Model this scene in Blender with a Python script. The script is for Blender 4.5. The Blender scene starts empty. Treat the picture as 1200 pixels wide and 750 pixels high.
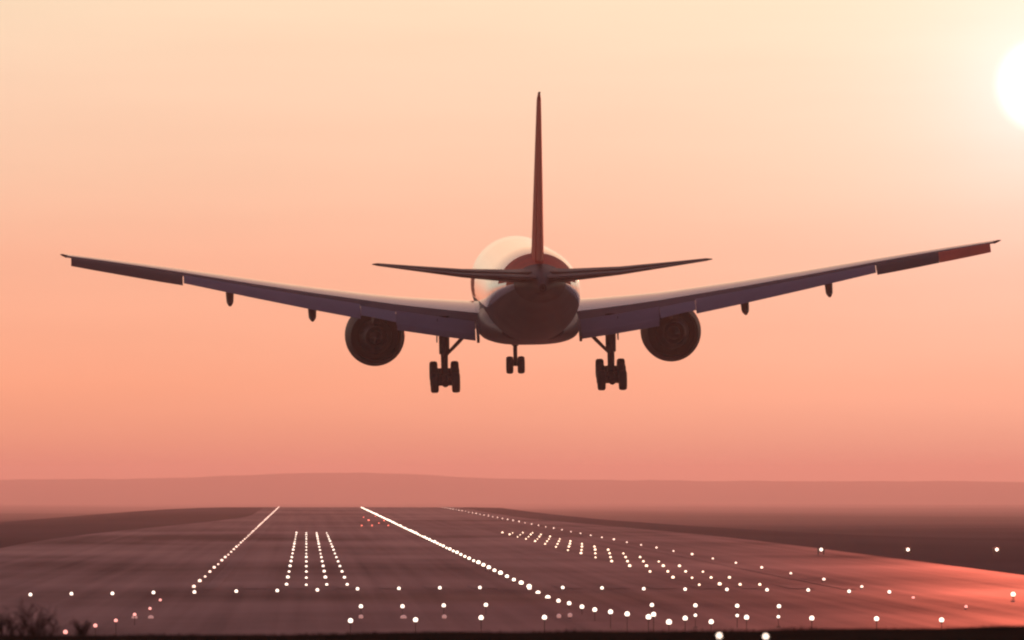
import bpy, bmesh, math, random
from mathutils import Vector, Matrix, noise
import numpy as np
R = math.radians
random.seed(7)
S = bpy.context.scene
COL = S.collection

# ------------------------------------------------------------------ camera
F = 13800.0            # focal length in pixels of the 1200 px wide photograph
H = 7.5                # eye height above the runway
VX, VY = 359.0, 564.0  # where the runway direction (+Y) and the horizon meet
cd = bpy.data.cameras.new('camera'); cam = bpy.data.objects.new('camera', cd); COL.objects.link(cam)
cd.sensor_width = 36.0; cd.lens = 36.0 * F / 1200.0
cd.clip_start = 1.0; cd.clip_end = 120000.0
cam.location = (0, 0, H)
cam.rotation_euler = (R(90) + math.atan((VY - 375) / F), 0, -math.atan((600 - VX) / F))
S.camera = cam
cd.dof.use_dof = True; cd.dof.focus_distance = 790.0; cd.dof.aperture_fstop = 7.0

# ------------------------------------------------------------------ render / exposure
S.view_settings.view_transform = 'Standard'
S.view_settings.look = 'None'
S.view_settings.exposure = 0.0
S.view_settings.gamma = 1.0
S.view_settings.use_curve_mapping = False
S.render.filter_size = 2.2
S.render.engine = 'CYCLES'
S.cycles.max_bounces = 6
S.cycles.diffuse_bounces = 2
S.cycles.glossy_bounces = 3
S.cycles.volume_bounces = 1
S.cycles.sample_clamp_indirect = 3.0
S.cycles.filter_width = 2.2

def lin(c):
    def f(v):
        v /= 255.0
        return v / 12.92 if v <= 0.04045 else ((v + 0.055) / 1.055) ** 2.4
    return (f(c[0]), f(c[1]), f(c[2]), 1.0)

# ------------------------------------------------------------------ sky
SUN_EL = math.atan((VY - 100) / F)
SUN_AZ = math.atan((1222 - VX) / F)
sun_dir = Vector((math.sin(SUN_AZ) * math.cos(SUN_EL), math.cos(SUN_AZ) * math.cos(SUN_EL), math.sin(SUN_EL)))
W = bpy.data.worlds.new('World'); S.world = W; W.use_nodes = True
nt = W.node_tree; nt.nodes.clear(); L = nt.links.new
def N(t, **k):
    n = nt.nodes.new(t)
    for a, b in k.items(): setattr(n, a, b)
    return n
def M(op, a, b=None, clamp=False):
    n = N('ShaderNodeMath', operation=op, use_clamp=clamp)
    for i, v in enumerate((a, b)):
        if v is None: continue
        if isinstance(v, (int, float)): n.inputs[i].default_value = v
        else: L(v, n.inputs[i])
    return n.outputs[0]
tc = N('ShaderNodeTexCoord'); sep = N('ShaderNodeSeparateXYZ'); L(tc.outputs['Generated'], sep.inputs[0])
u = M('POWER', M('MAXIMUM', sep.outputs[2], 0.0), 0.4)
def ramp(stops):
    r = N('ShaderNodeValToRGB'); L(u, r.inputs[0]); e = r.color_ramp.elements
    while len(e) > 1: e.remove(e[-1])
    for i, (z, c) in enumerate(stops):
        q = e[0] if i == 0 else e.new(z ** 0.4)
        q.position = z ** 0.4; q.color = lin(c) if max(c) > 1 else (*c, 1.0)
    return r.outputs[0]
def zy(y): return (VY - y) / F
sunward = ramp([(0.0, (.72, .26, .16)), (zy(540), (.80, .29, .183)), (zy(500), (.90, .353, .21)), (zy(450), (.995, .405, .237)), (zy(400), (.95, .43, .268)),
                (zy(300), (.855, .46, .316)), (zy(200), (.75, .541, .396)), (zy(100), (.68, .594, .458)), (0.0409, (.60, .65, .51)), (0.087, (.60, .58, .49)),
                (0.26, (.44, .29, .28)), (0.5, (.16, .12, .17)), (1.0, (.055, .055, .107))])
away = ramp([(0.0, (62, 48, 62)), (0.05, (76, 56, 70)), (0.2, (88, 66, 82)), (0.5, (80, 68, 88)), (1.0, (66, 66, 92))])
dot = N('ShaderNodeVectorMath', operation='DOT_PRODUCT'); L(tc.outputs['Generated'], dot.inputs[0]); dot.inputs[1].default_value = (math.sin(SUN_AZ), math.cos(SUN_AZ), 0)
mr = N('ShaderNodeMapRange', interpolation_type='SMOOTHSTEP'); L(dot.outputs['Value'], mr.inputs[0]); mr.inputs[1].default_value = -0.62; mr.inputs[2].default_value = 0.80
mix = N('ShaderNodeMix', data_type='RGBA'); L(mr.outputs[0], mix.inputs[0]); L(away, mix.inputs[6]); L(sunward, mix.inputs[7])
# aureole and disc of the sun: functions of the true angle to the sun
dist = N('ShaderNodeVectorMath', operation='DISTANCE'); L(tc.outputs['Generated'], dist.inputs[0]); dist.inputs[1].default_value = sun_dir
ang = dist.outputs['Value']
def glow(deg, amp): return M('MULTIPLY', M('EXPONENT', M('DIVIDE', ang, -R(deg))), amp)
def vmul(fac, col):
    n = N('ShaderNodeMix', data_type='RGBA', blend_type='MULTIPLY'); n.inputs[0].default_value = 1
    L(fac, n.inputs[6]); n.inputs[7].default_value = col; return n.outputs[2]
def vadd(a, b):
    n = N('ShaderNodeMix', data_type='RGBA', blend_type='ADD'); n.inputs[0].default_value = 1; L(a, n.inputs[6]); L(b, n.inputs[7]); return n.outputs[2]
c = vadd(mix.outputs[2], vmul(glow(2.2, 0.26), (0.5, 0.78, 0.74, 1)))
c = vadd(c, vmul(glow(0.36, 0.42), (0.6, 0.75, 1.1, 1)))
disc = N('ShaderNodeMapRange', interpolation_type='SMOOTHSTEP'); L(ang, disc.inputs[0])
disc.inputs[1].default_value = R(0.26); disc.inputs[2].default_value = R(0.07); disc.inputs[3].default_value = 0; disc.inputs[4].default_value = 1.5
c = vadd(c, vmul(disc.outputs[0], (1, 0.95, 0.85, 1)))
# very faint uneven veil of thin cloud
mp = N('ShaderNodeMapping'); L(tc.outputs['Generated'], mp.inputs[0]); mp.inputs['Scale'].default_value = (30, 30, 260)
nz = N('ShaderNodeTexNoise'); L(mp.outputs[0], nz.inputs[0]); nz.inputs['Scale'].default_value = 1.0; nz.inputs['Detail'].default_value = 4
veil = N('ShaderNodeMapRange'); L(nz.outputs[0], veil.inputs[0]); veil.inputs[1].default_value = 0.25; veil.inputs[2].default_value = 0.75; veil.inputs[3].default_value = 0.972; veil.inputs[4].default_value = 1.028
vm = N('ShaderNodeMix', data_type='RGBA', blend_type='MULTIPLY'); vm.inputs[0].default_value = 1; L(c, vm.inputs[6]); L(veil.outputs[0], vm.inputs[7])
bg = N('ShaderNodeBackground'); L(vm.outputs[2], bg.inputs[0]); bg.inputs[1].default_value = 0.97
sky = N('ShaderNodeTexSky', sky_type='NISHITA'); sky.sun_disc = False; sky.sun_elevation = SUN_EL; sky.sun_rotation = SUN_AZ; sky.dust_density = 4; sky.air_density = 1.5
bg2 = N('ShaderNodeBackground'); L(sky.outputs[0], bg2.inputs[0]); bg2.inputs[1].default_value = 0.05
ad = N('ShaderNodeAddShader'); L(bg.outputs[0], ad.inputs[0]); L(bg2.outputs[0], ad.inputs[1])
out = N('ShaderNodeOutputWorld'); L(ad.outputs[0], out.inputs[0])

# ------------------------------------------------------------------ sun
sl = bpy.data.lights.new('sun', 'SUN'); sun = bpy.data.objects.new('sun', sl); COL.objects.link(sun)
sl.energy = 1.3; sl.color = (1.0, 0.215, 0.12); sl.angle = R(0.5)
sun.rotation_euler = sun_dir.to_track_quat('Z', 'Y').to_euler()
sun.location = (60, 0, 60)

# ------------------------------------------------------------------ helpers
def mat(name, base, rough=0.6, metal=0.0, spec=0.5, vary=0.0, scale=1.0, stretch=(1, 1, 1), bump=0.0, coat=0.0):
    m = bpy.data.materials.new(name); m.use_nodes = True
    t = m.node_tree; b = t.nodes['Principled BSDF']
    b.inputs['Base Color'].default_value = (*base[:3], 1); b.inputs['Roughness'].default_value = rough
    b.inputs['Metallic'].default_value = metal;  b.inputs['Specular IOR Level'].default_value = spec
    b.inputs['Coat Weight'].default_value = coat
    if vary:
        co = t.nodes.new('ShaderNodeTexCoord'); mp = t.nodes.new('ShaderNodeMapping'); mp.inputs['Scale'].default_value = stretch
        n = t.nodes.new('ShaderNodeTexNoise'); n.inputs['Scale'].default_value = scale; n.inputs['Detail'].default_value = 6
        r = t.nodes.new('ShaderNodeMapRange'); r.inputs[1].default_value = .25; r.inputs[2].default_value = .75
        r.inputs[3].default_value = 1 - vary; r.inputs[4].default_value = 1 + vary
        x = t.nodes.new('ShaderNodeMix'); x.data_type = 'RGBA'; x.blend_type = 'MULTIPLY'; x.inputs[0].default_value = 1
        x.inputs[6].default_value = (*base[:3], 1)
        t.links.new(co.outputs['Object'], mp.inputs[0]); t.links.new(mp.outputs[0], n.inputs[0]); t.links.new(n.outputs[0], r.inputs[0])
        t.links.new(r.outputs[0], x.inputs[7]); t.links.new(x.outputs[2], b.inputs['Base Color'])
        r2 = t.nodes.new('ShaderNodeMapRange'); r2.inputs[1].default_value = .25; r2.inputs[2].default_value = .75
        r2.inputs[3].default_value = max(0, rough - .12 * vary / .3); r2.inputs[4].default_value = min(1, rough + .12 * vary / .3)
        t.links.new(n.outputs[0], r2.inputs[0]); t.links.new(r2.outputs[0], b.inputs['Roughness'])
        if bump:
            bp = t.nodes.new('ShaderNodeBump'); bp.inputs['Strength'].default_value = bump; bp.inputs['Distance'].default_value = .05
            t.links.new(n.outputs[0], bp.inputs['Height']); t.links.new(bp.outputs[0], b.inputs['Normal'])
    return m
def glowmat(name, col, strength):
    m = bpy.data.materials.new(name); m.use_nodes = True
    b = m.node_tree.nodes['Principled BSDF']
    b.inputs['Base Color'].default_value = (.8, .8, .8, 1)
    b.inputs['Emission Color'].default_value = (*col, 1); b.inputs['Emission Strength'].default_value = strength
    m.cycles.emission_sampling = 'NONE'
    return m
def obj(name, verts, faces, m, parent=None, smooth=False, recalc=True):
    me = bpy.data.meshes.new(name); me.from_pydata([tuple(v) for v in verts], [], faces)
    if recalc:
        bm = bmesh.new(); bm.from_mesh(me); bmesh.ops.recalc_face_normals(bm, faces=bm.faces); bm.to_mesh(me); bm.free()
    for x in (m if isinstance(m, (list, tuple)) else [m]): me.materials.append(x)
    if smooth:
        me.polygons.foreach_set('use_smooth', [True] * len(me.polygons))
        me.set_sharp_from_angle(angle=R(40))
    me.update()
    o = bpy.data.objects.new(name, me); COL.objects.link(o)
    if parent: o.parent = parent
    return o
def empty(name, loc=(0, 0, 0)):
    o = bpy.data.objects.new(name, None); COL.objects.link(o); o.location = loc; o.empty_display_size = .2
    return o
def tag(o, label=None, cat=None, group=None, kind=None):
    if label: o['label'] = label
    if cat: o['category'] = cat
    if group: o['group'] = group
    if kind: o['kind'] = kind
    return o
class MB:
    def __init__(s): s.v = []; s.f = []
    def add(s, v, f):
        b = len(s.v); s.v += [Vector(p) for p in v]; s.f += [tuple(i + b for i in q) for q in f]; return s
    def loft(s, rings, cap=True, closed=True):
        n = len(rings[0]); v = [p for r in rings for p in r]; f = []
        for i in range(len(rings) - 1):
            for j in range(n if closed else n - 1):
                k = (j + 1) % n
                f.append((i * n + j, i * n + k, (i + 1) * n + k, (i + 1) * n + j))
        if cap: f += [tuple(range(n)), tuple(range((len(rings) - 1) * n, len(rings) * n))]
        return s.add(v, f)
    def tube(s, pts, rad, n=10, cap=True):
        pts = [Vector(p) for p in pts]; rings = []
        for i, p in enumerate(pts):
            d = (pts[min(i + 1, len(pts) - 1)] - pts[max(i - 1, 0)]).normalized()
            a = d.orthogonal().normalized() if abs(d.z) > .9 else d.cross(Vector((0, 0, 1))).normalized()
            b = d.cross(a); r = rad[i] if isinstance(rad, (list, tuple)) else rad
            rings.append([p + a * r * math.cos(2 * math.pi * k / n) + b * r * math.sin(2 * math.pi * k / n) for k in range(n)])
        return s.loft(rings, cap)
    def lathe(s, prof, c, axis='y', n=32):
        rings = []
        for a, r in prof:
            ring = []
            for k in range(n):
                q = 2 * math.pi * k / n; x, z = r * math.cos(q), r * math.sin(q)
                ring.append(Vector((x, a, z)) + Vector(c) if axis == 'y' else Vector((a, x, z)) + Vector(c) if axis == 'x' else Vector((x, z, a)) + Vector(c))
            rings.append(ring)
        return s.loft(rings, True)
    def box(s, lo, hi):
        x0, y0, z0 = lo; x1, y1, z1 = hi
        return s.add([(x0, y0, z0), (x1, y0, z0), (x1, y1, z0), (x0, y1, z0), (x0, y0, z1), (x1, y0, z1), (x1, y1, z1), (x0, y1, z1)],
                     [(0, 3, 2, 1), (4, 5, 6, 7), (0, 1, 5, 4), (1, 2, 6, 5), (2, 3, 7, 6), (3, 0, 4, 7)])
    def build(s, name, m, parent=None, smooth=True): return obj(name, s.v, s.f, m, parent, smooth)

# ------------------------------------------------------------------ materials of the place
m_asphalt = mat('asphalt', (.055, .045, .052), .46, spec=.035, vary=.35, scale=1, stretch=(.02, .0055, 1))
t_ = m_asphalt.node_tree; p_ = t_.nodes['Principled BSDF']; p_.inputs['Specular IOR Level'].default_value = 0
g_ = t_.nodes.new('ShaderNodeBsdfGlossy'); g_.inputs['Roughness'].default_value = .56; g_.inputs['Color'].default_value = (.92, .68, .66, 1)
k_ = t_.nodes.new('ShaderNodeMixShader'); n_ = [n for n in t_.nodes if n.type == 'TEX_NOISE'][0]
r_ = t_.nodes.new('ShaderNodeMapRange'); r_.inputs[1].default_value = .36; r_.inputs[2].default_value = .64; r_.inputs[3].default_value = .09; r_.inputs[4].default_value = .38   # damp patches
c_ = t_.nodes.new('ShaderNodeTexCoord'); q_ = t_.nodes.new('ShaderNodeMapping'); q_.inputs['Scale'].default_value = (.55, .0016, 1)   # rubber streaks along the runway
n2 = t_.nodes.new('ShaderNodeTexNoise'); n2.inputs['Scale'].default_value = 1; n2.inputs['Detail'].default_value = 5; n2.name = 'streaks'
t_.links.new(c_.outputs['Object'], q_.inputs[0]); t_.links.new(q_.outputs[0], n2.inputs[0])
av = t_.nodes.new('ShaderNodeMath'); av.operation = 'ADD'; wa = t_.nodes.new('ShaderNodeMath'); wa.operation = 'MULTIPLY'; wa.inputs[1].default_value = 1.45; t_.links.new(n_.outputs[0], wa.inputs[0])
wb = t_.nodes.new('ShaderNodeMath'); wb.operation = 'MULTIPLY'; wb.inputs[1].default_value = .55; t_.links.new(n2.outputs[0], wb.inputs[0])
t_.links.new(wa.outputs[0], av.inputs[0]); t_.links.new(wb.outputs[0], av.inputs[1])
hf = t_.nodes.new('ShaderNodeMath'); hf.operation = 'MULTIPLY'; hf.inputs[1].default_value = .5; t_.links.new(av.outputs[0], hf.inputs[0])
t_.links.new(hf.outputs[0], r_.inputs[0]); t_.links.new(r_.outputs[0], k_.inputs[0]); t_.links.new(p_.outputs[0], k_.inputs[1]); t_.links.new(g_.outputs[0], k_.inputs[2])
t_.links.new(k_.outputs[0], [n for n in t_.nodes if n.type == 'OUTPUT_MATERIAL'][0].inputs['Surface'])
m_grass = mat('grass_field', (.112, .08, .082), .95, spec=0, vary=.4, scale=1, stretch=(.012, .0022, 1))
m_paint = m_asphalt.copy(); m_paint.name = 'worn_paint'
for n in m_paint.node_tree.nodes:
    if n.type == 'MIX': n.inputs[6].default_value = (.085, .075, .08, 1)
m_hill = mat('hill_ground', (.05, .055, .03), .95, spec=0, vary=.3, scale=.002)
m_bank = mat('bank_soil', (.03, .022, .014), .95, spec=0, vary=.4, scale=1.5, bump=.6)

# ------------------------------------------------------------------ the setting
G = 24000.0
FALL = [(0, 0), (1150, 0), (1400, -.12), (1800, -1.1), (2600, -3.05), (4400, -7.0), (7800, -13.4), (12500, -20.2), (18000, -26.5), (25000, -35)]
FALL_MID = [(0, 0), (3420, 0), (4000, -2.6), (5200, -6.6), (7800, -13.4), (12500, -20.2), (18000, -26.5), (25000, -35)]
def along(tab, q):
    for (a, va), (b, vb) in zip(tab, tab[1:]):
        if q <= b: return va + (vb - va) * max(0, q - a) / (b - a)
    return tab[-1][1]
def pave(y):
    # edges of the paved strip: wide by the threshold, narrowing to the runway itself
    t = min(1, max(0, (y - 1350) / 1250)); t = t * t * (3 - 2 * t)
    return -34 + 22 * t, 57 - 13.5 * t
def ground_z(x, y):
    # land beyond the runway made to fall away, so the haze fades it smoothly
    pl, pr = pave(y); w = min(1, max(0, (x - pr - 9) / 34)) if x > 0 else min(1, max(0, (pl - 9 - x) / 90)); w = w * w * (3 - 2 * w)
    z = along(FALL, y) * w + along(FALL_MID, y) * (1 - w)
    k = min(1, max(0, (y - 1300) / 3000)) * w
    return z + k * 1.6 * noise.noise(Vector((x / 300, y / 1900, 4.0)))
gx_ = [-G, -9000, -4000, -2000] + [-1200 + 60 * i for i in range(17)] + [-200 + 8 * i for i in range(57)] + [300 + 60 * i for i in range(16)] + [2000, 4000, 9000, G]
gy_ = [-600, 0, 400, 800, 1000] + [1100 + 60 * i for i in range(62)] + [5000 + 400 * i for i in range(31)] + [18500, 20500, G]
v = [(x, y, ground_z(x, y)) for y in gy_ for x in gx_]; n_ = len(gx_)
f = [(j * n_ + i, j * n_ + i + 1, (j + 1) * n_ + i + 1, (j + 1) * n_ + i) for j in range(len(gy_) - 1) for i in range(n_ - 1)]
o = obj('ground', v, f, m_grass, smooth=True); tag(o, kind='structure')
CX = 15.4          # runway centreline
TH = 806.0         # landing threshold
END = 3340.0
rg = []
for y in [560 + 120 * i for i in range(24)] + [END + 30]:
    a_, b_ = pave(y); rg.append([(a_, y, -.2), (b_, y, -.2), (b_, y, .05), (a_, y, .05)])
o = MB().loft(rg).build('runway', m_asphalt, smooth=False); tag(o, kind='structure')
pm = MB()
def stripe(x0, x1, y0, y1): pm.add([(x0, y0, .09), (x1, y0, .09), (x1, y1, .09), (x0, y1, .09)], [(0, 1, 2, 3)])
for sgn in (-1, 1):
    stripe(CX + sgn * 22.0 - .45, CX + sgn * 22.0 + .45, TH + 3, END)
    for k in range(6): stripe(CX + sgn * (3 + k * 3.2) - .85, CX + sgn * (3 + k * 3.2) + .85, TH + 8, TH + 38)
    stripe(CX + sgn * 9 - 2, CX + sgn * 9 + 2, TH + 400, TH + 450)
y = TH + 60
while y < END - 60:
    stripe(CX - .45, CX + .45, y, y + 30); y += 50
o = obj('runway_markings', pm.v, pm.f, m_paint, recalc=False); tag(o, kind='structure')
# hills beyond the airfield, fading in the haze
def hills(name, d0, d1, amp, seed, prof):
    nx, ny = 260, 14; v = []; f = []
    for j in range(ny):
        t = j / (ny - 1); y = d0 + (d1 - d0) * t; env = math.sin(math.pi * t) ** 1.0
        for i in range(nx):
            x = -5000 + 10000 * i / (nx - 1)
            h = prof(x / y * F + VX) * (0.8 + .35 * noise.noise(Vector((x / 420, y / 1500, seed)))) + 1.5 * noise.noise(Vector((x / 60, y / 300, seed + 3)))
            v.append((x, y, -36 + env * (36 + amp * h)))
    for j in range(ny - 1):
        for i in range(nx - 1):
            a = j * nx + i; f.append((a, a + 1, a + nx + 1, a + nx))
    o = obj(name, v, f, m_hill, smooth=True); tag(o, kind='structure')
def prof_hill(px):
    g = lambda c, w, a: a * math.exp(-((px - c) / w) ** 2)
    return 3 + g(390, 170, 13) + g(30, 170, 5) + g(700, 160, 5) + g(1050, 260, 4)
hills('hills', 17500, 23200, 1.5, 1.0, prof_hill)

# the grassy bank the photographer stands on; its crest closes the bottom of the view
def crest(x): return 5.60 + .009 * x + .03 * noise.noise(Vector((x * .35, 3.1, 0))) + .015 * noise.noise(Vector((x * 1.7, 9.1, 0)))
v = []; f = []; nx = 160; ys = [-60, 20, 80, 110, 125, 134, 140, 144, 147, 150, 153, 157, 163, 172, 186, 205]
for y in ys:
    for i in range(nx):
        x = -60 + 120 * i / (nx - 1)
        c = crest(x); z = c - .00012 * max(0, 148 - y) ** 2 if y <= 148 else c * (1 - ((y - 148) / 57) ** .9)
        if y < 80: z = min(z, 5.0)
        v.append((x, y, max(z, -.3 if y >= 205 else .1) + .02 * noise.noise(Vector((x * .8, y * .5, 2)))))
for j in range(len(ys) - 1):
    for i in range(nx - 1):
        a = j * nx + i; f.append((a, a + 1, a + nx + 1, a + nx))
o = obj('bank', v, f, m_bank, smooth=True); tag(o, kind='structure')
# rough dry grass along its crest
m_blade = mat('grass_blades', (.025, .018, .01), .9, spec=0)
gv = []; gf = []
for k in range(16000):
    x = random.uniform(-13, 17); y = random.gauss(147, 2.2); z = crest(x) - .02 - .00012 * max(0, 148 - y) ** 2 - (max(0, y - 148) * .05)
    h = random.uniform(.01, .04) * (1 + .8 * max(0, noise.noise(Vector((x * .9, y * .3, 5))))) ; a = random.uniform(0, 6.28); w = .006; l = random.uniform(-.05, .05)
    b = len(gv); dx, dy = w * math.cos(a), w * math.sin(a)
    gv += [(x - dx, y - dy, z), (x + dx, y + dy, z), (x + l, y + random.uniform(-.03, .03), z + h)]; gf.append((b, b + 1, b + 2))
o = obj('grass', gv, gf, m_blade, recalc=False); tag(o, kind='stuff')

# ------------------------------------------------------------------ haze: low air over the whole airfield
m_haze = bpy.data.materials.new('haze_air'); m_haze.use_nodes = True
t = m_haze.node_tree; t.nodes.clear()
pv = t.nodes.new('ShaderNodeVolumePrincipled'); pv.inputs['Color'].default_value = (1, .97, .97, 1); pv.inputs['Density'].default_value = .000085
pv.inputs['Anisotropy'].default_value = .5
ho = t.nodes.new('ShaderNodeOutputMaterial'); t.links.new(pv.outputs[0], ho.inputs['Volume'])
hz = MB().box((-G - 500, -1200, -37.5), (G + 500, G + 500, 37)); o = obj('haze', hz.v, hz.f, m_haze); tag(o, kind='stuff')

# ------------------------------------------------------------------ the airliner
m_white = mat('white_paint', (.86, .84, .84), .25, vary=.06, scale=.6, coat=1.0)
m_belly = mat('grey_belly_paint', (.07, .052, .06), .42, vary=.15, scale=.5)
m_wing = mat('grey_wing_paint', (.34, .31, .34), .2, vary=.1, scale=.5, coat=.8)
m_flap = mat('grey_flap_paint', (.27, .21, .27), .5, vary=.12, scale=.6)
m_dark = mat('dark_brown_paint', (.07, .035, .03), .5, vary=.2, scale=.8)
m_red = mat('red_paint', (.92, .17, .10), .65, spec=.12, vary=.2, scale=.4)
m_metal = mat('dark_metal', (.018, .012, .012), .5, metal=.2, vary=.15, scale=2)
m_strut = mat('gear_steel', (.03, .024, .025), .5, metal=.4, vary=.15, scale=3)
m_rubber = mat('tyre_rubber', (.018, .017, .018), .85, vary=.2, scale=4)
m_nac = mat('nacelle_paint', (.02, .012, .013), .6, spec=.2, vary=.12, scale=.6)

PS = 31.8                                     # fuselage station of the main gear, metres aft of the nose
def P(x, s, z): return Vector((x, PS - s, z))
plane = empty('airliner', (14.3, 764.0, H + 12.4)); plane.scale = (.985, 1, 1)
plane.rotation_euler = (R(2.3), R(-.9), R(.75))
tag(plane, 'twin engine airliner with flaps and wheels down, landing over the runway', 'airliner')

def fus_ring(s, rx, top, bot, n=48, cut=2.0):
    zc, rz = (top + bot) / 2, (top - bot) / 2; r = []
    for k in range(n):
        q = 2 * math.pi * k / n; c_, s_ = math.cos(q), math.sin(q)
        r.append(P(rx * math.copysign(abs(c_) ** (2 / cut), c_), s, zc + rz * math.copysign(abs(s_) ** (2 / cut), s_)))
    return r
FS = [(0, .05, -.9, -1.0), (.3, .62, -.3, -1.5), (1.2, 1.4, .45, -2.05), (2.5, 2.05, 1.5, -2.5), (4.5, 2.6, 2.45, -2.85), (7, 2.97, 2.95, -3.05), (9.5, 3.1, 3.1, -3.1),
      (20, 3.1, 3.1, -3.1), (30, 3.1, 3.1, -3.1), (40, 3.1, 3.1, -3.1), (43, 3.08, 3.1, -3.05), (46, 3.02, 3.08, -2.85), (49, 2.85, 3.0, -2.35), (52, 2.52, 2.84, -1.6),
      (55, 2.08, 2.55, -.85), (57.5, 1.65, 2.28, -.2), (59.5, 1.2, 2.02, .1), (61.2, .8, 1.8, .35), (62.3, .5, 1.4, .45), (62.8, .25, 1.15, .6)]
fb = MB().loft([fus_ring(*q) for q in FS])
# white crown, grey belly: two slots chosen per face
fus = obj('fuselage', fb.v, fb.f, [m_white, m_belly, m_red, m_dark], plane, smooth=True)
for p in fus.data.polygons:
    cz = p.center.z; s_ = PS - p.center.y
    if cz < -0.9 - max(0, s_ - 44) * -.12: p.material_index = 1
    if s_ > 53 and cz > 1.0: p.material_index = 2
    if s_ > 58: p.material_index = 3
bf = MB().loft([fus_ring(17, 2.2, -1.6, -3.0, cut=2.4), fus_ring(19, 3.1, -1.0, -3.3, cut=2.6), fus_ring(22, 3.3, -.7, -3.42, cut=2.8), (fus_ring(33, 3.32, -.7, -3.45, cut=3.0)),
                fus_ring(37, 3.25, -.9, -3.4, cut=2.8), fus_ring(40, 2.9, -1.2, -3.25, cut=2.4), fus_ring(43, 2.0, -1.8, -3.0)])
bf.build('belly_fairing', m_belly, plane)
ap = MB().lathe([(-.0, .16), (-.45, .19), (-.45, .14), (-.1, .12)], P(0, 62.75, .88), n=20); ap.build('exhaust_pipe', m_metal, plane)
# red livery lettering band along the forward flank
for sgn in (-1, 1):
    rb = MB(); pts = []
    for s0, s1 in ((11.0, 12.3), (12.6, 13.8), (14.1, 15.5), (15.8, 16.9), (17.2, 18.6)):
        ring = []
        for s_ in (s0, s1): ring.append([P(sgn * 3.112 * math.cos(a), s_, 3.112 * math.sin(a)) for a in (R(-14), R(-6), R(3), R(12))])
        rb.loft(ring, cap=False, closed=False)
    rb.build('livery_band', m_red, plane)

def foil(c, tk, n=14, te=.004, blunt=1.0):
    """closed section in (chordwise, up), from x=0 at the nose to x=c*blunt"""
    up, lo = [], []
    for i in range(n + 1):
        t = .5 * (1 - math.cos(math.pi * i / n)) * blunt
        th = 5 * tk * (.2969 * math.sqrt(t) - .126 * t - .3516 * t * t + .2843 * t ** 3 - .1015 * t ** 4) + te * t
        cm = .02 * math.sin(math.pi * min(1, t)) 
        up.append((t * c, (cm + th) * c)); lo.append((t * c, (cm - th * .9) * c))
    return up + lo[:0:-1]
def lerp(tab, x):
    for (a, va), (b, vb) in zip(tab, tab[1:]):
        if x <= b: return va + (vb - va) * (x - a) / (b - a)
    return tab[-1][1]
LE = [(0, 18.6), (3.1, 20.4), (10, 25.2), (30.45, 39.6)]
TE = [(0, 33.9), (3.1, 34.0), (10, 34.4), (22.6, 39.0), (30.45, 41.9)]
ZT = [(0, -2.2), (3.1, -2.0), (6, -1.58), (8.7, -1.14), (10, -.9), (14, -.2), (18, .55), (22.6, 1.45), (26.5, 2.18), (30.45, 2.85)]   # height of the fixed trailing edge
TK = [(0, .125), (3.1, .118), (10, .10), (30.45, .09)]
def section(x): 
    le, te = lerp(LE, x), lerp(TE, x); return le, te - le
def surf(sgn, x, le, c, z, tk, inc, blunt=1.0, hinge=None):
    """foil at span x, rotated nose-up by inc about its trailing end"""
    pr = foil(c, tk, blunt=blunt); ce = c * blunt; ci, si = math.cos(inc), math.sin(inc)
    return [P(sgn * x, le + ce - (ce - a) * ci - 0 * b + b * si, z + (ce - a) * si + b * ci) for a, b in pr]
def flap_ring(sgn, x, s, z, c, tk, d):
    pr = foil(c, tk); ci, si = math.cos(d), math.sin(d)
    return [P(sgn * x, s + a * ci + b * si, z - a * si + b * ci) for a, b in pr]
XS = [0.5, 3.1, 5, 7, 8.7, 10, 11.2, 14, 18, 20.5, 22.6, 25, 27.5, 29.5, 30.2, 30.45]
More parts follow.
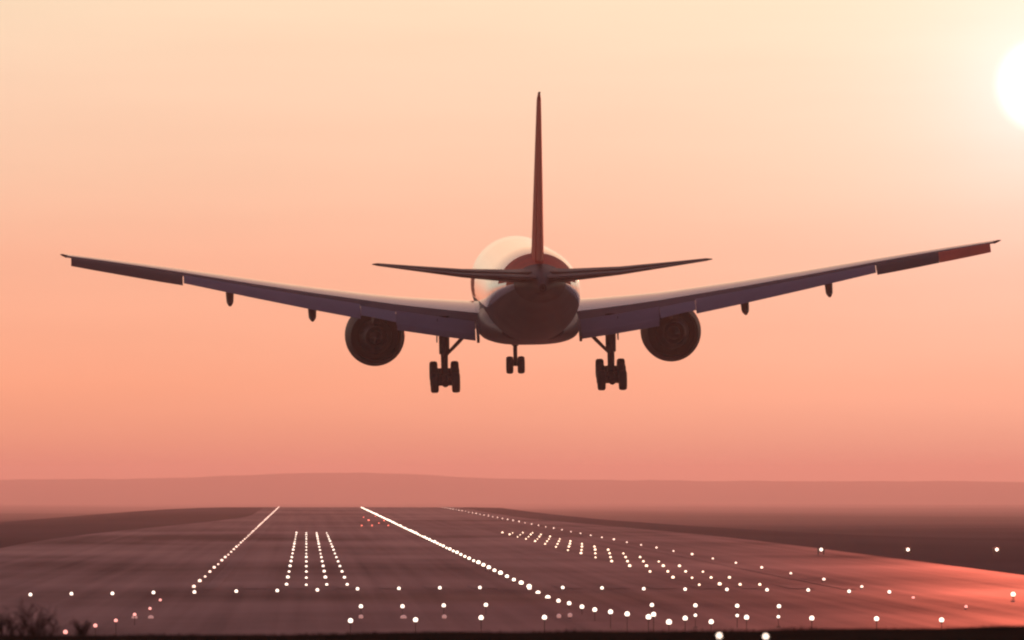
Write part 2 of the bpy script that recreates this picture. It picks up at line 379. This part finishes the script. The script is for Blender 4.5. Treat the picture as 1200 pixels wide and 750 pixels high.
for sgn in (-1, 1):
    mb = MB(); rings = []
    for x in XS:
        le, c = section(x); tk = lerp(TK, x) * (1 if x < 30.3 else .5)
        rings.append(surf(sgn, x, le, c, lerp(ZT, x), tk, R(1.2 - 1.5 * x / 30), blunt=.8))
    wing = mb.loft(rings).build('wing', m_wing, plane)
    tagl = 'left' if sgn < 0 else 'right'
    def flap(name, xa, xb, frac, d, m, off=.03, tk=.13, drop=.10, ns=5, at=.79, offm=0):
        q = MB(); rr = []
        for i in range(ns):
            x = xa + (xb - xa) * i / (ns - 1); le, c = section(x)
            cf = frac * c if not callable(frac) else frac(x)
            rr.append(flap_ring(sgn, x, le + at * c + off * c + offm, lerp(ZT, x) - drop * cf, cf, tk, R(d)))
        return q.loft(rr).build(name, m, wing)
    # inboard double slotted flap, flaperon, outboard flap, drooped aileron
    flap('flap', 3.45, 8.66, lambda x: 1.5 + .03 * (x - 3.4), 34, m_flap, off=.02, drop=.02, tk=.13)
    flap('flap', 3.45, 8.62, lambda x: .62, 52, m_flap, off=.02, offm=1.24, drop=1.22, tk=.18)
    flap('flaperon', 8.69, 11.0, .23, 15, m_flap, off=.01, drop=.06)
    flap('flap', 11.03, 22.6, lambda x: .235 * (section(x)[1]), 25, m_flap, off=.03, drop=.0, ns=9, tk=.14)
    flap('aileron', 22.66, 26.6 if sgn > 0 else 29.9, lambda x: (.34 + .028 * (x - 22.6)) * section(x)[1], 22, m_dark, off=.0, tk=.16, drop=.0, ns=6)
    if sgn > 0: tag(flap('aileron', 26.62, 29.9, lambda x: (.34 + .028 * (x - 22.6)) * section(x)[1], 22, m_red, off=.0, tk=.16, drop=.0, ns=5), 'red outermost trailing panel of the right wing')  # outer aileron split off; the tip's red tone is put into its colour
    # fixed wing tip fairing with a small trailing light
    x = 30.3; le, c = section(x)
    MB().tube([P(sgn * 30.2, le + .7 * c, lerp(ZT, 30.2) + .03), P(sgn * 30.45, le + c * .85, lerp(ZT, 30.4) + .1), P(sgn * 30.6, le + c * .98, lerp(ZT, 30.4) + .14)], [.10, .07, .02], 8).build('wing_tip_fairing', m_dark, wing)
    # canoe fairings over the flap tracks
    for x, ln, dz, r in ((5.2, 5.0, -1.0, .26), (14.2, 4.2, -.85, .25), (19.6, 3.4, -.75, .23)):
        if x < 8: continue
        le, c = section(x); z = lerp(ZT, x); s0 = le + .50 * c
        pts = [P(sgn * x, s0, z - .25), P(sgn * x, s0 + ln * .3, z - .42), P(sgn * x, s0 + ln * .62, z - .62), P(sgn * x, s0 + ln * .85, z + dz * .9 - .5), P(sgn * x, s0 + ln, z + dz * .9 - .68)]
        MB().tube(pts, [.05, r, r * 1.15, r, .12], 12).build('flap_track_fairing', m_dark, wing)
    # vertical end plate of the inboard flap track beside the body
    fe = MB(); prof = [P(sgn * 3.36, 33.2, -1.9), P(sgn * 3.36, 34.8, -2.2), P(sgn * 3.36, 36.3, -2.9), P(sgn * 3.36, 36.1, -3.25), P(sgn * 3.36, 35.0, -2.7), P(sgn * 3.36, 33.4, -2.0)]
    fe.loft([[p + Vector((-.09, 0, 0)) for p in prof], [p + Vector((.09, 0, 0)) for p in prof]]).build('flap_end_plate', m_dark, wing)

    # engine under the wing
    ex, ez = sgn * 9.88, -3.05
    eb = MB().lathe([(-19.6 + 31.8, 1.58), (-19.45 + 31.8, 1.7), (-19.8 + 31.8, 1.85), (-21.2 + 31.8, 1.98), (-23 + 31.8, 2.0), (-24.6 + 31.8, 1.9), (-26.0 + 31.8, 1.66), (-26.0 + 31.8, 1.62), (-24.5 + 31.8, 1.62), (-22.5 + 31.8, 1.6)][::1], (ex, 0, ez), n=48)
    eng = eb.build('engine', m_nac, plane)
    MB().lathe([(31.8 - 22.6, 1.54), (31.8 - 22.5, .5), (31.8 - 22.0, .45), (31.8 - 21.6, .05)], (ex, 0, ez), n=32).build('fan', m_metal, eng)
    MB().lathe([(31.8 - 23.2, 1.0), (31.8 - 24.8, 1.12), (31.8 - 26.2, 1.0), (31.8 - 27.7, .72), (31.8 - 27.7, .68), (31.8 - 26.6, .7)], (ex, 0, ez), n=40).build('core_cowl', m_metal, eng)
    MB().lathe([(31.8 - 26.5, .45), (31.8 - 27.6, .42), (31.8 - 28.6, .12), (31.8 - 28.75, .02)], (ex, 0, ez), n=24).build('exhaust_cone', m_metal, eng)
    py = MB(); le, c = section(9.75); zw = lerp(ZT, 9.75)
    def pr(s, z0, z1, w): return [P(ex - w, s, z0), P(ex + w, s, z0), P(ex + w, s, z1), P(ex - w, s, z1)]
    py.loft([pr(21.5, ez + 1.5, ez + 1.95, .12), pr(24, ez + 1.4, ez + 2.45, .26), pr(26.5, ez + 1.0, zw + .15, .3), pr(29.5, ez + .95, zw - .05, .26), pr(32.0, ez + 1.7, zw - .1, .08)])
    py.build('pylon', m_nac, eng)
    # tailplane
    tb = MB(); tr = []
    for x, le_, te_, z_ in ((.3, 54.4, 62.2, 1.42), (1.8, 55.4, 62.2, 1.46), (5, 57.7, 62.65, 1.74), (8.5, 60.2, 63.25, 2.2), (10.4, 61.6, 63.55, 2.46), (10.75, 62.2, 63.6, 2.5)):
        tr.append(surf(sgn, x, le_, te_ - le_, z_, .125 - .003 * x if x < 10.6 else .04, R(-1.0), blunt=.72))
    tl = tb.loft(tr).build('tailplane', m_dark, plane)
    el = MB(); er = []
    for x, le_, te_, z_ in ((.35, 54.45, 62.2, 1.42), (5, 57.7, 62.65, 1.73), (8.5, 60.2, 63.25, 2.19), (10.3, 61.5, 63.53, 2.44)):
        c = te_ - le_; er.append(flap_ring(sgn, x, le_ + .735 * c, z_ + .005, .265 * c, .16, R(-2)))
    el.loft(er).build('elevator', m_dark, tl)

    # main landing gear: leg, braces, tilted six wheel bogie
    gx = sgn * 5.49; BZ = -5.55; tilt = R(13)
    leg = MB().tube([P(gx, 31.6, -1.6), P(gx, 31.7, -4.05), P(gx, 31.72, -4.1), P(gx, 31.8, BZ)], [.36, .34, .24, .22], 14)
    gear = leg.build('main_landing_gear', m_strut, plane)
    MB().tube([P(gx - sgn * .05, 31.75, -4.2), P(gx - sgn * .95, 31.7, -3.3), P(gx - sgn * 2.0, 31.6, -2.2)], [.10, .13, .11], 10).build('side_brace', m_strut, gear)
    MB().tube([P(gx, 31.6, -3.5), P(gx + sgn * .1, 29.2, -1.7)], .1, 10).build('drag_brace', m_strut, gear)
    MB().tube([P(gx, 32.0, -3.6), P(gx, 32.65, -4.25), P(gx, 32.05, -4.95)], [.08, .11, .08], 8).build('torque_link', m_strut, gear)
    dq = [P(gx + sgn * .42, 30.9, -1.75), P(gx + sgn * .42, 32.6, -1.75), P(gx + sgn * .46, 32.5, -3.3), P(gx + sgn * .46, 31.0, -3.3)]
    MB().loft([dq, [p + Vector((sgn * .05, 0, 0)) for p in dq]]).build('gear_door', m_belly, gear, smooth=False)
    bq = MB().tube([P(gx, 31.8 - 1.75 * math.cos(tilt), BZ + 1.75 * math.sin(tilt)), P(gx, 31.8 + 1.75 * math.cos(tilt), BZ - 1.75 * math.sin(tilt))], .24, 12)
    bog = bq.build('bogie_beam', m_strut, gear)
    for k in (-1, 0, 1):
        ws, wz = 31.8 + k * 1.47 * math.cos(tilt), BZ - k * 1.47 * math.sin(tilt)
        MB().tube([P(gx - .62, ws, wz), P(gx - .44, ws, wz), P(gx - .42, ws, wz), P(gx + .42, ws, wz), P(gx + .44, ws, wz), P(gx + .62, ws, wz)], [.29, .29, .2, .2, .29, .29], 14).build('axle', m_strut, gear)
        for e in (-1, 1):
            R0, w = .66, .265
            wprof = [(-w, .33), (-w, .50), (-w * .92, .59), (-w * .6, .648), (0, R0), (w * .6, .648), (w * .92, .59), (w, .50), (w, .33)]
            wo = MB().lathe(wprof, P(gx + e * .70, ws, wz), axis='x', n=28).build('wheel', m_rubber, gear)
            MB().lathe([(-w + .05, .08), (-w + .03, .32), (w - .03, .32), (w - .05, .08)], P(gx + e * .70, ws, wz), axis='x', n=18).build('rim', m_strut, wo)
# fin and rudder
fr = []; 
for z, le_, te_, tk in ((1.7, 50.0, 59.3, .085), (2.7, 50.2, 59.6, .085), (3.3, 51.0, 59.9, .085), (6.5, 53.9, 61.0, .085), (9.8, 56.9, 62.0, .085), (12.6, 59.4, 62.8, .08), (13.05, 60.2, 62.9, .04)):
    pr_ = foil(te_ - le_, tk, blunt=.7); fr.append([P((b - .02 * math.sin(math.pi * a / (te_ - le_)) * (te_ - le_)) , le_ + a, z) for a, b in pr_])
fin = MB().loft(fr).build('fin', m_red, plane)
rr = []
for z, le_, te_ in ((2.5, 50.6, 59.6), (3.25, 51.0, 59.85), (6.5, 53.9, 61.0), (9.8, 56.9, 62.0), (12.55, 59.4, 62.78)):
    c = te_ - le_; pr_ = foil(.29 * c, .17); rr.append([P(b - .02 * math.sin(math.pi * min(1, a / (.29 * c))) * .29 * c, le_ + .71 * c + a, z) for a, b in pr_])
MB().loft(rr).build('rudder', m_red, fin)
MB().tube([P(0, 60.6, 13.02), P(0, 62.9, 13.06)], [.06, .05], 8).build('fin_cap', m_dark, fin)
# nose gear
ng = MB().tube([P(0, 5.7, -2.7), P(0, 5.8, -4.2), P(0, 5.82, -4.22), P(0, 5.9, -5.64)], [.24, .22, .15, .14], 12).build('nose_landing_gear', m_strut, plane)
MB().tube([P(0, 5.8, -4.1), P(0, 3.9, -2.8)], .08, 8).build('drag_brace', m_strut, ng)
MB().tube([P(-.42, 5.9, -5.64), P(.42, 5.9, -5.64)], .08, 10).build('axle', m_strut, ng)
MB().box(P(-.22, 6.05, -4.35) , P(.22, 5.75, -3.95)).build('landing_light_bracket', m_strut, ng, smooth=False)
for e in (-1, 1):
    w = .24; wo = MB().lathe([(-w, .25), (-w, .46), (-w * .9, .54), (-w * .55, .58), (0, .595), (w * .55, .58), (w * .9, .54), (w, .46), (w, .25)], P(e * .39, 5.9, -5.64), axis='x', n=26).build('wheel', m_rubber, ng)
    MB().lathe([(-w + .04, .06), (-w + .03, .24), (w - .03, .24), (w - .04, .06)], P(e * .39, 5.9, -5.64), axis='x', n=16).build('rim', m_strut, wo)
    dq = [P(e * .62, 4.3, -2.9), P(e * .62, 6.9, -2.95), P(e * .72, 6.8, -3.6), P(e * .72, 4.4, -3.55)]
    MB().loft([dq, [p + Vector((e * .04, 0, 0)) for p in dq]]).build('gear_door', m_belly, ng, smooth=False)

# ------------------------------------------------------------------ airfield lamps
g_white = glowmat('lamp_glow_white', (1.0, .77, .62), 2.8)
g_edge = glowmat('lamp_glow_edge', (1.0, .64, .50), 2.6)
g_far = glowmat('lamp_glow_warm', (1.0, .66, .46), 3.4)
g_red = glowmat('lamp_glow_red', (1.0, .16, .10), 4)
g_pink = glowmat('lamp_glow_pink', (1.0, .36, .30), 1.7)
g_dim = glowmat('lamp_glow_dim', (1.0, .42, .34), .4)
m_case = mat('lamp_housing', (.03, .026, .02), .5, metal=.2, vary=.2, scale=8)
ORD = 'first second third fourth fifth sixth seventh eighth ninth tenth eleventh twelfth thirteenth fourteenth fifteenth sixteenth seventeenth eighteenth nineteenth twentieth twenty-first twenty-second twenty-third twenty-fourth'.split()
def dome(r, zs=.8, n=12, k=5):
    prof = [(-r * .55 * zs, r * .72)] + [(r * zs * math.sin(math.pi / 2 * i / k), r * math.cos(math.pi / 2 * i / k) + 1e-4) for i in range(k + 1)]
    return prof
def globe(r, z=0.0, k=8):
    return [(z - r * math.cos(math.pi * i / k), r * math.sin(math.pi * i / k) + 1e-4) for i in range(k + 1)]
def small_lamp(name, r, glow, skirt=True):
    """flush airfield lamp as one mesh: metal skirt below, glowing glass dome above"""
    b = MB().lathe([(0, r * 1.05), (.05, r * 1.0), (.05 + .02, r * .8)], (0, 0, 0), axis='z', n=12)
    nf = len(b.f)
    b.lathe(globe(r, r * .9 + .05), (0, 0, 0), axis='z', n=12)
    o = obj(name, b.v, b.f, [m_case, glow], None, smooth=True)
    for i, p in enumerate(o.data.polygons): p.material_index = 0 if i < nf else 1
    return o
def copies(proto, spots, labels, cat, group):
    for i, (loc, lab) in enumerate(zip(spots, labels)):
        o = proto if i == 0 else proto.copy()
        if i: COL.objects.link(o)
        o.location = loc; k = random.uniform(.72, 1.2); o.scale = (k * 1.12, k, k); tag(o, lab, cat, group)
# edge rows, 60 m apart
for sgn, word, nm in ((-1, 'left', 'lamp'), (1, 'right', 'lamp')):
    spots = []; labs = []
    y = TH + 12; i = 0; ends = END
    while y < ends:
        spots.append((CX + sgn * 23.2, y, .05))
        labs.append(f'white edge lamp, {ORD[i]} from the near end of the {word} runway edge row' if i < 12 else f'tiny white edge lamp in the merged far stretch of the {word} runway edge row')
        y += 60 if sgn > 0 else 45; i += 1
    copies(small_lamp('runway_edge_lamp', .10 if sgn > 0 else .10, g_edge), spots, labs, 'runway lamp', f'lamps along the {word} runway edge')
# centreline, 30 m apart
spots = [(CX, TH + 8 + 30 * k, .05) for k in range(int((END - TH) / 30))]
labs = [f'bright white centreline lamp, {ORD[i]} from the near end of the runway centreline' if i < 6 else 'bright white centreline lamp merging into the solid line down the middle of the runway' for i in range(len(spots))]
copies(small_lamp('centreline_lamp', .13, glowmat('lamp_glow_centre', (1.0, .78, .6), 4)), spots, labs, 'runway lamp', 'lamps along the runway centreline')
# touchdown zone, four columns either side
for sgn, word in ((-1, 'left'), (1, 'right')):
    pr_ = small_lamp('touchdown_lamp', .098, g_white if sgn < 0 else g_far); spots = []; labs = []
    for j, off in enumerate((12.5, 13.95, 15.4, 16.8)):
        for k in range(15):
            spots.append((CX + sgn * off, TH + 30 + 60 * k, .05))
            cw = ('innermost', 'second', 'third', 'outermost')[j]
            labs.append(f'white touchdown lamp in the {cw} line of the {word} cluster, {ORD[k]} from its near end')
    copies(pr_, spots, labs, 'runway lamp', f'touchdown zone lamps in the {word} cluster')
# few red lamps on the far runway left of the centreline
pr_ = small_lamp('red_runway_lamp', .11, g_red); spots = []; labs = []
for px, py in ((426, 607), (432, 611), (440, 606), (444, 614), (450, 611), (455, 617), (424, 617), (436, 617)):
    d = F * H / (py - VY); spots.append((d * (px - VX) / F, d, .05)); labs.append('tiny red lamp in the small red cluster beside the far centreline')
copies(pr_, spots, labs, 'red lamp', 'red lamps on the far runway')

def mast_lamp(name, r, glow, pole):
    """lamp on a frangible mast: thing with mast, housing and lens as parts; origin at the lamp"""
    t = empty(name)
    if pole > .1:
        mb = MB().tube([(0, 0, -pole), (0, 0, -r * .9)], [.014, .011], 8); mb.box((-.1, -.1, -pole - .02), (.1, .1, -pole + .04)); mb.build('mast', m_case, t)
    MB().lathe([(-r * 1.25, r * .3), (-r * 1.15, r * .55), (-r * .8, r * .62), (-r * .8, r * .4)], (0, 0, 0), axis='z', n=14).build('housing', m_case, t)
    MB().lathe(globe(r), (0, 0, 0), axis='z', n=14).build('lens', glow, t)
    return t
def pix(px, py, d): return Vector((d * (px - VX) / F, d, H - d * (py - VY) / F))
def mast_row(name, pts, r, glow, label, cat, group, ordinal=True):
    pts = [p for p in pts]
    protos = {}
    for i, p in enumerate(pts):
        t = mast_lamp(name, r, glow, max(0, p.z))
        t.location = (p.x, p.y, max(p.z, .1)); k = random.uniform(.8, 1.2); t.children[-1].scale = (k * 1.2, k, k); tag(t, label.format(ORD[i]) if ordinal else label, cat, group)
# long cross row at the threshold
pts = []
for px, py in ((36, 696.7), (84, 695.7), (132, 695.3), (180, 694.3), (228, 693.7), (277, 692.7), (325, 692), (372, 691.3), (419, 690), (467.5, 689.5), (515.5, 688.8), (562.4, 688.5),
               (659.5, 688.5), (705.5, 689), (754.5, 690), (803, 690.5), (852, 690.8), (899, 691.3), (947.3, 691.5), (995.3, 693), (1042.5, 693.7)):
    d = min(800, F * H / (py - VY + 3)); pts.append(pix(px, py, d))
mast_row('threshold_lamp', pts, .11, g_white, 'white lamp in the long cross row at the runway threshold, {} from its left end', 'approach lamp', 'lamps of the long threshold cross row')
# approach centreline, climbing down the approach towards the camera
chain = [(611, 687), (620.5, 690), (630.5, 694.5), (642, 700), (654.5, 704), (667, 707), (682, 711), (697, 714.5), (715.5, 717), (735, 719.5), (760, 723), (784, 729)]
mast_row('approach_lamp', [pix(px, py, F * CX / (px - VX)) for px, py in chain][1:], .12, g_white, 'bright white approach lamp, {} along the chain running on from the centreline to lower right', 'approach lamp', 'approach centreline lamps')
# cross bars of the approach
bar = [(423, 710.5), (471.7, 710.5), (520, 709.5), (569.4, 708.8), (764, 709), (815, 709.5), (864, 710), (913, 710.5)]
mast_row('approach_lamp', [pix(px, py, 656) for px, py in bar], .11, g_white, 'white approach lamp, {} from the left in the upper of the two near cross bars', 'approach lamp', 'upper near cross bar lamps')
bar = [(410.8, 727.3), (487, 726.3), (563.8, 723.8), (638, 723.5), (766, 720), (803, 724.5), (833.5, 728.7), (875, 723.5), (951.5, 724.5), (1027.5, 725.2), (1103.8, 726.6)]
mast_row('approach_lamp', [pix(px, py, 511) for px, py in bar], .105, g_white, 'large white approach lamp, {} from the left in the lowest cross bar above the bank', 'approach lamp', 'lowest cross bar lamps')
bar = [(423, 722.8), (472.8, 723.8), (520.7, 722.8), (655, 722), (668, 721), (177, 730), (158, 729)]
mast_row('low_lamp', [pix(px, py, 640) for px, py in bar], .13, g_dim, 'faint reddish lamp low between the cross bars, {} in the series', 'low lamp', 'faint lamps low on the approach')
bar = [(815, 721), (864, 721.4), (912.3, 722.8)]
mast_row('low_lamp', [pix(px, py, 600) for px, py in bar], .08, g_white, 'small white lamp under the right end of the upper cross bar, {} from the left', 'low lamp', 'small lamps under the right cross bar')
# red side row on the left
bar = [(188, 703), (176, 713), (158, 720), (136, 727), (112, 733), (77, 740.5)]
mast_row('side_row_lamp', [pix(px, py, F * 8.9 / (VX - px)) for px, py in bar], .085, g_pink, 'reddish approach lamp, {} from the top of the row slanting down at lower left', 'approach lamp', 'reddish side row lamps')
bar = [(1070.5, 701.8), (1132.5, 710.9)]
mast_row('side_row_lamp', [pix(px, py, F * 38.6 / (px - VX)) for px, py in bar], .09, g_pink, 'faint orange lamp on the glowing tarmac at lower right, {} from the left', 'runway lamp', 'faint lamps on the glowing tarmac')
t = mast_lamp('tarmac_lamp', .15, g_far, .3); t.location = pix(1187.8, 696.5, 740); tag(t, 'single large orange lamp on the red glowing tarmac near the right side', 'runway lamp')
# slope indicator units on the right
def papi(loc, r):
    t = empty('slope_indicator', loc)
    MB().box((-.35, -.3, .35), (.35, .9, .75)).build('housing', m_case, t, smooth=False)
    for x, y in ((-.28, -.2), (.28, -.2), (-.28, .8), (.28, .8)): MB().tube([(x, y, -.02), (x, y, .36)], .03, 8).build('leg', m_case, t)
    MB().lathe([(-.31, r), (-.40, r * .85), (-.44, r * .4), (-.45, .01)], (0, 0, .56), n=20).build('lens', g_white, t)
    return t
for i, px in enumerate((962.4, 1064.2, 1168.5)):
    d = F * H / (650.5 - VY); t = papi((d * (px - VX) / F, d, 0), .17)
    tag(t, ('white slope indicator lamp on the edge between red tarmac and dark grass', 'middle one of the three slope indicator lamps on the dark far grass', 'rightmost slope indicator lamp on the dark grass near the right side')[i], 'slope indicator', 'slope indicator lamps right of the runway')
# two lamps low in front on the bank
for px, py, w in ((843, 745.5, 'left'), (897.5, 746.5, 'right')):
    p = pix(px, py - .5, 134.0); t = mast_lamp('bank_lamp', .032, g_white, .12); t.location = p
    tag(t, f'small white lamp on the dark foreground bank, {w} one of the pair', 'bank lamp', 'pair of lamps on the bank')

# ------------------------------------------------------------------ bare shrubs on the crest of the bank
m_twig = mat('bare_twigs', (.03, .02, .016), .9, spec=0, vary=.3, scale=6)
def shrub(px, d, width, height, stems, seed, label, group='bare shrubs on the bank'):
    rnd = random.Random(seed); mb = MB(); x0 = d * (px - VX) / F; z0 = crest(x0) - .06
    def grow(p, dr, ln, r, lv):
        q = [p]; 
        for k in range(4):
            dr = (dr + Vector((rnd.gauss(0, .16), rnd.gauss(0, .16), rnd.gauss(.02, .1)))).normalized(); q.append(q[-1] + dr * ln / 4)
        mb.tube(q, [r, r * .85, r * .7, r * .5, r * .25], 4, cap=False)
        if lv > 0:
            for _ in range(rnd.randint(3, 5)):
                b = q[rnd.randint(1, 4)]
                grow(b, (dr + Vector((rnd.gauss(0, .6), rnd.gauss(0, .6), rnd.gauss(.1, .3)))).normalized(), ln * rnd.uniform(.45, .7), r * .55, lv - 1)
    for _ in range(stems):
        ox = rnd.uniform(-.5, .5) * width
        grow(Vector((ox, rnd.uniform(-.15, .15), -.05)), Vector((rnd.gauss(ox * .8, .3), rnd.gauss(0, .3), 1)).normalized(), height * rnd.uniform(.5, .85), .010, 3)
    o = mb.build('bare_shrub', m_twig, None, smooth=False); o.location = (x0, d, z0); tag(o, label, 'shrub', group)
shrub(12, 149, .36, .38, 16, 1, 'dark bare shrub in the lower left corner, the largest of the shrubs')
shrub(46, 150, .26, .32, 12, 2, 'dark bare shrub just right of the largest corner shrub, under a white lamp')
shrub(99, 149, .12, .24, 9, 3, 'small dark bare shrub standing alone between two reddish lamps')
